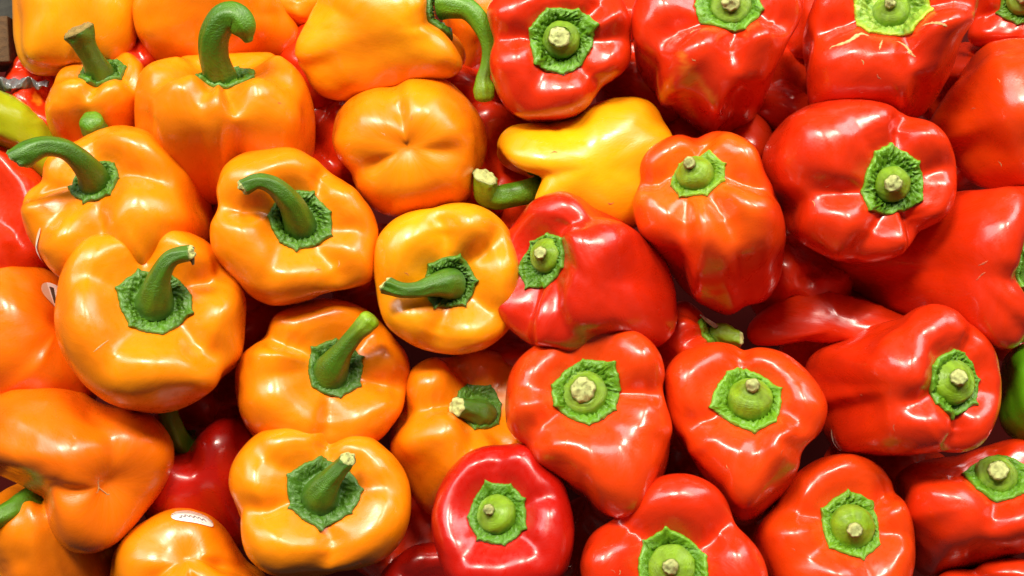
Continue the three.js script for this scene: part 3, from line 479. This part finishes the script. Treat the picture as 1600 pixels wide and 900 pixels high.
pepper({ name: 'red_pepper', label: 'wide shiny red pepper with a dotted round stub, resting on the long sideways red one', col: 'red', col2: 'red', w: 25,
  o: [[1194, 232], [1208, 207], [1232, 182], [1260, 166], [1290, 157], [1325, 155], [1360, 157], [1390, 164], [1410, 177], [1420, 184], [1440, 186], [1462, 195], [1479, 212], [1490, 238], [1495, 265], [1494, 300], [1487, 326], [1472, 343], [1452, 354], [1434, 362], [1426, 378], [1412, 395], [1390, 405], [1350, 411], [1312, 409], [1285, 398], [1258, 383], [1232, 362], [1219, 335], [1212, 306], [1198, 285], [1190, 258]],
  c: [1393, 288], cr: [[1420, 180, .9], [1500, 268, .6], [1432, 364, .95], [1365, 372, .6], [1262, 322, .9], [1300, 160, .35]], cal: [54, 7, 30], calCol: 'bright', calCol2: 'mid', stub: [1396, 287, 44, 26, 17], dirt: .7, R: 125, ax: [.42, .02, .9], seed: 56 });
pepper({ name: 'red_pepper', label: 'long red pepper lying sideways, its calyx turned to the edge, faintly scratched', col: 'red', col2: 'red', w: -40,
  o: [[1258, 392], [1262, 380], [1300, 370], [1350, 350], [1410, 325], [1460, 308], [1500, 299], [1545, 296], [1590, 291], [1640, 300], [1665, 350], [1660, 430], [1640, 500], [1605, 530], [1585, 543], [1562, 545], [1535, 535], [1490, 515], [1440, 502], [1405, 495], [1380, 482], [1350, 462], [1325, 450], [1298, 440], [1275, 427]],
  c: [1597, 430], ax: [.84, 0, .54], crA: [[0, .4], [100, .4], [190, .5], [265, .8]], R: 118, len: 1.7, taper: .25, cal: [48, 7, 0, .5], calCol: 'mid', calCol2: 'bright', seed: 57, cracks: [[2, 'red', [1526, 438], [1533, 430], [1540, 425]], [2, 'red', [1528, 415], [1536, 412], [1544, 407]]] });
pepper({ name: 'red_pepper', label: 'red pepper turned half sideways, its calyx facing out, beside the green pepper', col: 'red', col2: 'red', w: 15,
  o: [[1262, 590], [1258, 575], [1266, 558], [1288, 541], [1325, 526], [1355, 512], [1382, 503], [1410, 496], [1430, 483], [1452, 476], [1475, 477], [1495, 486], [1511, 502], [1527, 512], [1543, 528], [1556, 550], [1562, 577], [1565, 605], [1564, 632], [1557, 655], [1547, 677], [1530, 697], [1500, 706], [1465, 706], [1425, 711], [1387, 711], [1355, 710], [1320, 706], [1300, 697], [1285, 670], [1270, 630]],
  c: [1483, 597], cr: [[1428, 616, .7], [1482, 680, .9], [1514, 500, .6], [1430, 530, .3], [1562, 620, .3]], cal: [53, 7, 5], calCol: 'mid', calCol2: 'bright', stub: [1498, 590, 40, 34, 16], dirt: .3, R: 116, len: 1.55, taper: .2, ax: [.6, .03, .8], seed: 58, sticker: [1303, 690, 8, 15, .5, stickerMap(1), .0003] });
pepper({ name: 'red_pepper', label: 'orange tinged red pepper with three thick lobes and a bell shaped lime stub', col: 'scarlet', col2: 'red', t0: .5, t1: .75, w: -14,
  o: [[1038, 605], [1040, 582], [1050, 562], [1072, 546], [1096, 537], [1125, 535], [1148, 540], [1162, 549], [1178, 544], [1200, 544], [1226, 552], [1252, 570], [1276, 597], [1290, 622], [1293, 640], [1288, 662], [1278, 680], [1262, 694], [1251, 710], [1247, 735], [1232, 762], [1212, 786], [1190, 810], [1162, 822], [1140, 808], [1124, 782], [1105, 757], [1088, 727], [1062, 690], [1046, 662]],
  c: [1172, 628], cr: [[1162, 545, .95], [1050, 690, .7], [1180, 740, .45], [1275, 690, .55]], cal: [55, 6, 20], calCol: 'bright', calCol2: 'bright', stub: [1176, 602, 50, 33, 14], dirt: .35, R: 124, len: 1.7, pit: 1.4, ax: [.03, .28, .96], seed: 59 });
pepper({ name: 'red_pepper', label: 'central scarlet pepper with the widest cut stub on a star shaped calyx', col: 'scarlet', col2: 'red', t0: .55, t1: .8, w: -5,
  o: [[790, 630], [791, 610], [799, 578], [815, 556], [840, 537], [863, 522], [886, 508], [912, 501], [940, 500], [970, 506], [1000, 520], [1021, 537], [1033, 558], [1038, 582], [1036, 604], [1040, 627], [1047, 652], [1050, 675], [1047, 695], [1043, 718], [1036, 745], [1022, 778], [1000, 806], [972, 820], [944, 812], [918, 784], [882, 757], [850, 733], [824, 707], [803, 682], [791, 660]],
  c: [914, 617], cr: [[860, 525, .55], [945, 500, .3], [1040, 612, .8], [1010, 770, .4], [825, 695, .55], [792, 622, .2]], cal: [53, 7, 55], calCol: 'mid', calCol2: 'bright', stub: [911, 609, 36, 35, 25], dirt: .6, R: 126, len: 1.7, pit: 1.35, ax: [-.02, .25, .97], seed: 60 });
pepper({ name: 'red_pepper', label: 'tilted red pepper with a narrow oval calyx, leaning on the central scarlet one', col: 'ruby', col2: 'ruby', w: 22,
  o: [[760, 450], [762, 420], [775, 394], [797, 357], [815, 335], [829, 316], [850, 305], [875, 299], [895, 303], [911, 312], [926, 324], [950, 331], [976, 346], [1000, 366], [1020, 386], [1040, 410], [1051, 438], [1057, 470], [1058, 500], [1050, 524], [1030, 541], [1000, 550], [950, 555], [900, 552], [850, 541], [832, 540], [815, 529], [798, 516], [780, 495], [768, 475]],
  c: [857, 400], cr: [[915, 312, .85], [838, 520, .5], [770, 410, .35], [1000, 420, .25], [920, 520, .45]], cal: [45, 7, 75], calCol: 'mid', calCol2: 'mid', stub: [844, 395, 38, 27, 13], dirt: .15, R: 118, len: 1.15, taper: .1, ax: [-.62, .14, .77], seed: 61 });
pepper({ name: 'red_pepper', label: 'darkest crimson front pepper with a small round ringed cut stub', col: 'crimson', col2: 'crimson', w: 70,
  o: [[674, 822], [676, 795], [686, 762], [704, 732], [730, 708], [757, 697], [787, 695], [815, 693], [837, 706], [857, 728], [877, 750], [888, 775], [895, 805], [897, 837], [892, 870], [880, 900], [850, 925], [800, 935], [740, 930], [700, 905], [682, 862]],
  c: [777, 805], cr: [[785, 692, .45], [892, 772, .35], [700, 915, .4], [870, 905, .4]], cal: [49, 7, 70], calCol: 'mid', calCol2: 'mid', stub: [764, 796, 38, 30, 11], dirt: .3, seed: 62, pit: 1.15 });
pepper({ name: 'red_pepper', label: 'broad red pepper at the bottom edge whose calyx the frame cuts, three deep shoulders', col: 'red', col2: 'red', w: 80,
  o: [[907, 890], [910, 865], [924, 837], [945, 820], [962, 808], [975, 788], [996, 766], [1025, 747], [1055, 740], [1083, 742], [1110, 755], [1130, 775], [1141, 798], [1150, 820], [1170, 840], [1187, 862], [1198, 890], [1200, 930], [1175, 980], [1110, 1015], [1030, 1020], [960, 1000], [920, 950]],
  c: [1050, 888], cr: [[963, 812, .8], [1146, 815, .85], [1190, 960, .6], [930, 970, .6], [1050, 1020, .8]], cal: [55, 6, 30], calCol: 'bright', calCol2: 'mid', stub: [1048, 886, 44, 35, 16], dirt: .2, R: 135, seed: 63, pit: 1.2 });
pepper({ name: 'red_pepper', label: 'red pepper near the bottom with a rounded seven sided calyx and many small shoulder creases', col: 'scarlet', col2: 'red', t0: .5, t1: .7, w: 12,
  o: [[1178, 842], [1186, 820], [1205, 798], [1226, 765], [1247, 738], [1280, 717], [1318, 709], [1350, 714], [1375, 729], [1391, 750], [1396, 768], [1412, 782], [1425, 812], [1430, 850], [1428, 890], [1410, 935], [1360, 960], [1290, 960], [1230, 940], [1195, 900], [1182, 868]],
  c: [1330, 823], cr: [[1396, 768, .85], [1232, 800, .6], [1360, 950, .35], [1425, 850, .3], [1210, 900, .3]], cal: [52, 6, 40], calCol: 'bright', calCol2: 'bright', stub: [1336, 828, 46, 32, 15], dirt: .45, seed: 64 });
pepper({ name: 'red_pepper', label: 'large red pepper at the edge low down, its calyx facing up and away', col: 'red', col2: 'red', w: -15,
  o: [[1396, 760], [1410, 735], [1436, 722], [1462, 716], [1495, 712], [1525, 702], [1557, 692], [1580, 687], [1610, 690], [1650, 712], [1670, 770], [1640, 835], [1605, 860], [1575, 873], [1545, 884], [1510, 892], [1470, 900], [1440, 898], [1420, 870], [1405, 820]],
  c: [1555, 745], cr: [[1440, 742, .9], [1548, 850, .6], [1660, 760, .6], [1560, 690, .6]], cal: [52, 7, 15], calCol: 'mid', calCol2: 'bright', stub: [1560, 735, 38, 29, 19], dirt: .4, R: 118, len: 1.05, ax: [.3, .5, .82], seed: 65 });
pepper({ name: 'red_pepper', label: 'red pepper crest showing at the bottom corner under the large edge one', col: 'red', w: 5,
  o: [[1460, 912], [1478, 892], [1505, 888], [1520, 890], [1540, 878], [1570, 871], [1605, 876], [1650, 900], [1660, 960], [1600, 1010], [1520, 1010], [1470, 960]], c: [1560, 950], cr: [[1518, 890, .9], [1650, 900, .6], [1560, 1010, .6]], seed: 66 });
pepper({ name: 'red_pepper', label: 'dark red pepper crest at the bottom edge tucked beside the crimson front pepper', col: 'crimson', w: -35,
  o: [[592, 910], [604, 886], [622, 868], [645, 853], [675, 847], [710, 850], [750, 880], [755, 930], [720, 980], [650, 985], [605, 955]], c: [680, 925], cr: [[605, 880, .5], [750, 900, .6], [680, 985, .6]], seed: 67 });
pepper({ name: 'red_pepper', label: 'red pepper flushed orange on top with six small lobes, behind the tilted one', col: 'flame', col2: 'red', t0: .36, t1: .62, w: -8,
  o: [[989, 320], [995, 296], [1001, 278], [1000, 258], [1008, 240], [1026, 224], [1048, 213], [1068, 211], [1088, 219], [1102, 210], [1122, 204], [1150, 210], [1174, 223], [1186, 240], [1193, 264], [1205, 288], [1215, 312], [1225, 342], [1227, 370], [1224, 400], [1216, 440], [1195, 470], [1165, 478], [1140, 492], [1110, 482], [1080, 464], [1055, 435], [1035, 405], [1012, 382], [996, 355]],
  c: [1087, 275], cr: [[996, 276, .8], [1092, 214, .85], [1128, 355, .8], [1052, 350, .75], [1200, 275, .8]], cal: [42, 7, 85], calCol: 'lime', calCol2: 'bright', stub: [1077, 254, 42, 28, 12], dirt: .2, R: 112, len: 1.4, taper: .1, ax: [-.08, .47, .88], seed: 68 });
pepper({ name: 'red_pepper', label: 'glossy tapering red pepper tip lying sideways in the gap below the long sideways one', col: 'red', w: -70,
  o: [[1167, 517], [1175, 502], [1188, 488], [1212, 473], [1238, 461], [1265, 455], [1292, 455], [1320, 462], [1350, 470], [1390, 484], [1435, 508], [1450, 550], [1420, 575], [1370, 560], [1330, 540], [1300, 538], [1270, 533], [1237, 534], [1210, 540], [1185, 541], [1170, 532]],
  ax: [.93, -.3, .1], crA: [[60, .08], [180, .08], [300, .08]], R: 46, len: 3.2, taper: 0, pointed: true, bump: .5, seed: 69 });
pepper({ name: 'red_pepper', label: 'shaded small red pepper with a broken green stub, in a gap', col: 'red', w: -85,
  o: [[1020, 540], [1030, 500], [1045, 478], [1068, 470], [1090, 482], [1108, 505], [1125, 530], [1135, 570], [1120, 610], [1070, 620], [1030, 590]], c: [1118, 520], ax: [.55, .45, .6], cr: [[1050, 480, .5], [1100, 600, .5], [1020, 560, .5]], cal: [34, 6, 10], calCol: 'bright', R: 62,
  stem: [[1118, 528, 0, 20], [1130, 522, 10, 19], [1142, 526, 16, 15], [1156, 530, 20, 13]], stemCol: 'lime', cutEnd: true, dirt: .5, fray: [['straw', [1094, 492, 30, 1.2], [1106, 501, 26, 2.4], [1119, 510, 22, 3]]], seed: 70 });
pepper({ name: 'red_pepper', label: 'bright red pepper at the edge below the long yellow green one', col: 'red', w: -115,
  o: [[-60, 260], [-30, 215], [0, 222], [30, 245], [60, 270], [85, 310], [105, 370], [110, 420], [80, 460], [20, 460], [-40, 440], [-75, 370]], ax: [-.4, .3, .8], cr: [[70, 400, .7], [-60, 300, .5], [0, 460, .6]], seed: 71 });
pepper({ name: 'red_pepper', label: 'small red pepper shoulder with an orange streak under the clear plastic, by the top corner', col: 'red', w: -125,
  o: [[16, 150], [40, 128], [62, 118], [85, 120], [105, 150], [110, 200], [95, 240], [60, 230], [30, 195]], ax: [.2, .5, .8], cr: [[62, 120, .8], [100, 240, .6], [20, 200, .5]], marks: [[56, 155, 10, 'gold']], seed: 72, cols: 96, rows: 72 });
pepper({ name: 'red_pepper', label: 'shadowed red pepper with a drooping green stem, below the frayed stem orange one', col: 'crimson', w: -122,
  o: [[215, 720], [230, 660], [270, 630], [330, 625], [390, 645], [425, 700], [430, 770], [400, 840], [330, 870], [260, 850], [220, 790]], c: [285, 690], cr: [[385, 640, .7], [340, 870, .8], [215, 720, .6]], cal: [24, 6, 20], calCol: 'mid', stemCol: 'mid',
  stem: [[303, 700, 0, 20], [291, 697, 30, 17], [277, 680, 58, 16], [266, 655, 70, 15], [258, 625, 70, 14]], seed: 73 });
// red ones further down, seen only through the gaps
const deepOnes = [
  [345, 640, 75, -175, 'in the dark gap right under the frayed stem orange one'],
  [1120, 240, 92, -165, 'behind the six lobed pepper, below the streaked one'],
  [760, 250, 95, -150, 'between the stemless orange blossom end and the yellow pepper'], [1005, 130, 80, -160, 'between the two top red peppers above the yellow one'], [1222, 150, 85, -170, 'in the gap between the streaked and boxy red peppers'],
  [1245, 430, 92, -165, 'under the wide shiny red pepper, next to the six lobed one'], [790, 350, 75, -165, 'behind the bent yellow pepper stem'], [1065, 720, 85, -165, 'between the central scarlet and the three lobed red pepper'],
  [930, 850, 85, -160, 'between the crimson front pepper and the broad bottom one'], [1195, 830, 75, -170, 'below the bell shaped stub pepper at the bottom'], [1375, 745, 95, -165, 'below the split stub pepper'],
  [630, 830, 95, -150, 'between the short stem orange pepper and the crimson one'], [390, 510, 90, -170, 'between the frayed stem and club stem orange peppers'], [515, 240, 90, -165, 'beside the stemless orange blossom end and under the tall hooked stem pepper'],
  [610, 440, 95, -180, 'between the arched stem and golden orange peppers'], [335, 330, 85, -170, 'between the two arched stem orange peppers'], [820, 560, 95, -170, 'between the tilted red pepper and the golden orange one'], [1585, 500, 70, -170, 'beside the green pepper under the long sideways red one'],
  [1290, 590, 95, -175, 'below the glossy tapering tip'], [1500, 235, 70, -160, 'between the wide shiny one and the smooth edge one'], [745, 130, 80, -185, 'under the round stem knob'], [170, 890, 90, -150, 'between the two bottom orange peppers by the corner'], [1370, 480, 75, -180, 'beside the long sideways pepper and the tapering tip'], [1290, 210, 90, -190, 'behind the wide shiny red one'],
  [1245, 20, 85, -170, 'at the top edge between the streaked and boxy ones'], [1510, 140, 80, -170, 'in the gap between the boxy and smooth edge ones'], [235, 75, 75, -165, 'under the flaring brown stem'], [505, 110, 85, -185, 'behind the curling stem orange pepper'], [980, 20, 70, -150, 'at the top between the two long calyx red ones'], [365, 470, 70, -150, 'beside the arched stem orange pepper'], [1430, 770, 75, -150, 'behind the many creased shoulder'], [65, 135, 60, -170, 'beneath the smooth upright corner orange one'],
];
deepOnes.forEach(([x, y, r, w, where], k) => {
  const q = rng(300 + k), o = []; for (let i = 0; i < 12; i++) { const a = -i / 12 * 2 * Math.PI, rr = r * (.93 + .14 * q()); o.push([x + rr * Math.cos(a), y + rr * Math.sin(a) * .95]); }
  pepper({ name: 'red_pepper', label: 'shadowed red pepper ' + where, col: 'red', w, o, ax: [q() - .5, q() - .3, .7], seed: 200 + k, cols: 96, rows: 72 });
});

camera.near = 0.02; camera.far = 30; camera.updateProjectionMatrix();
renderer.setSize(1600, 900);
renderer.render(scene, camera);
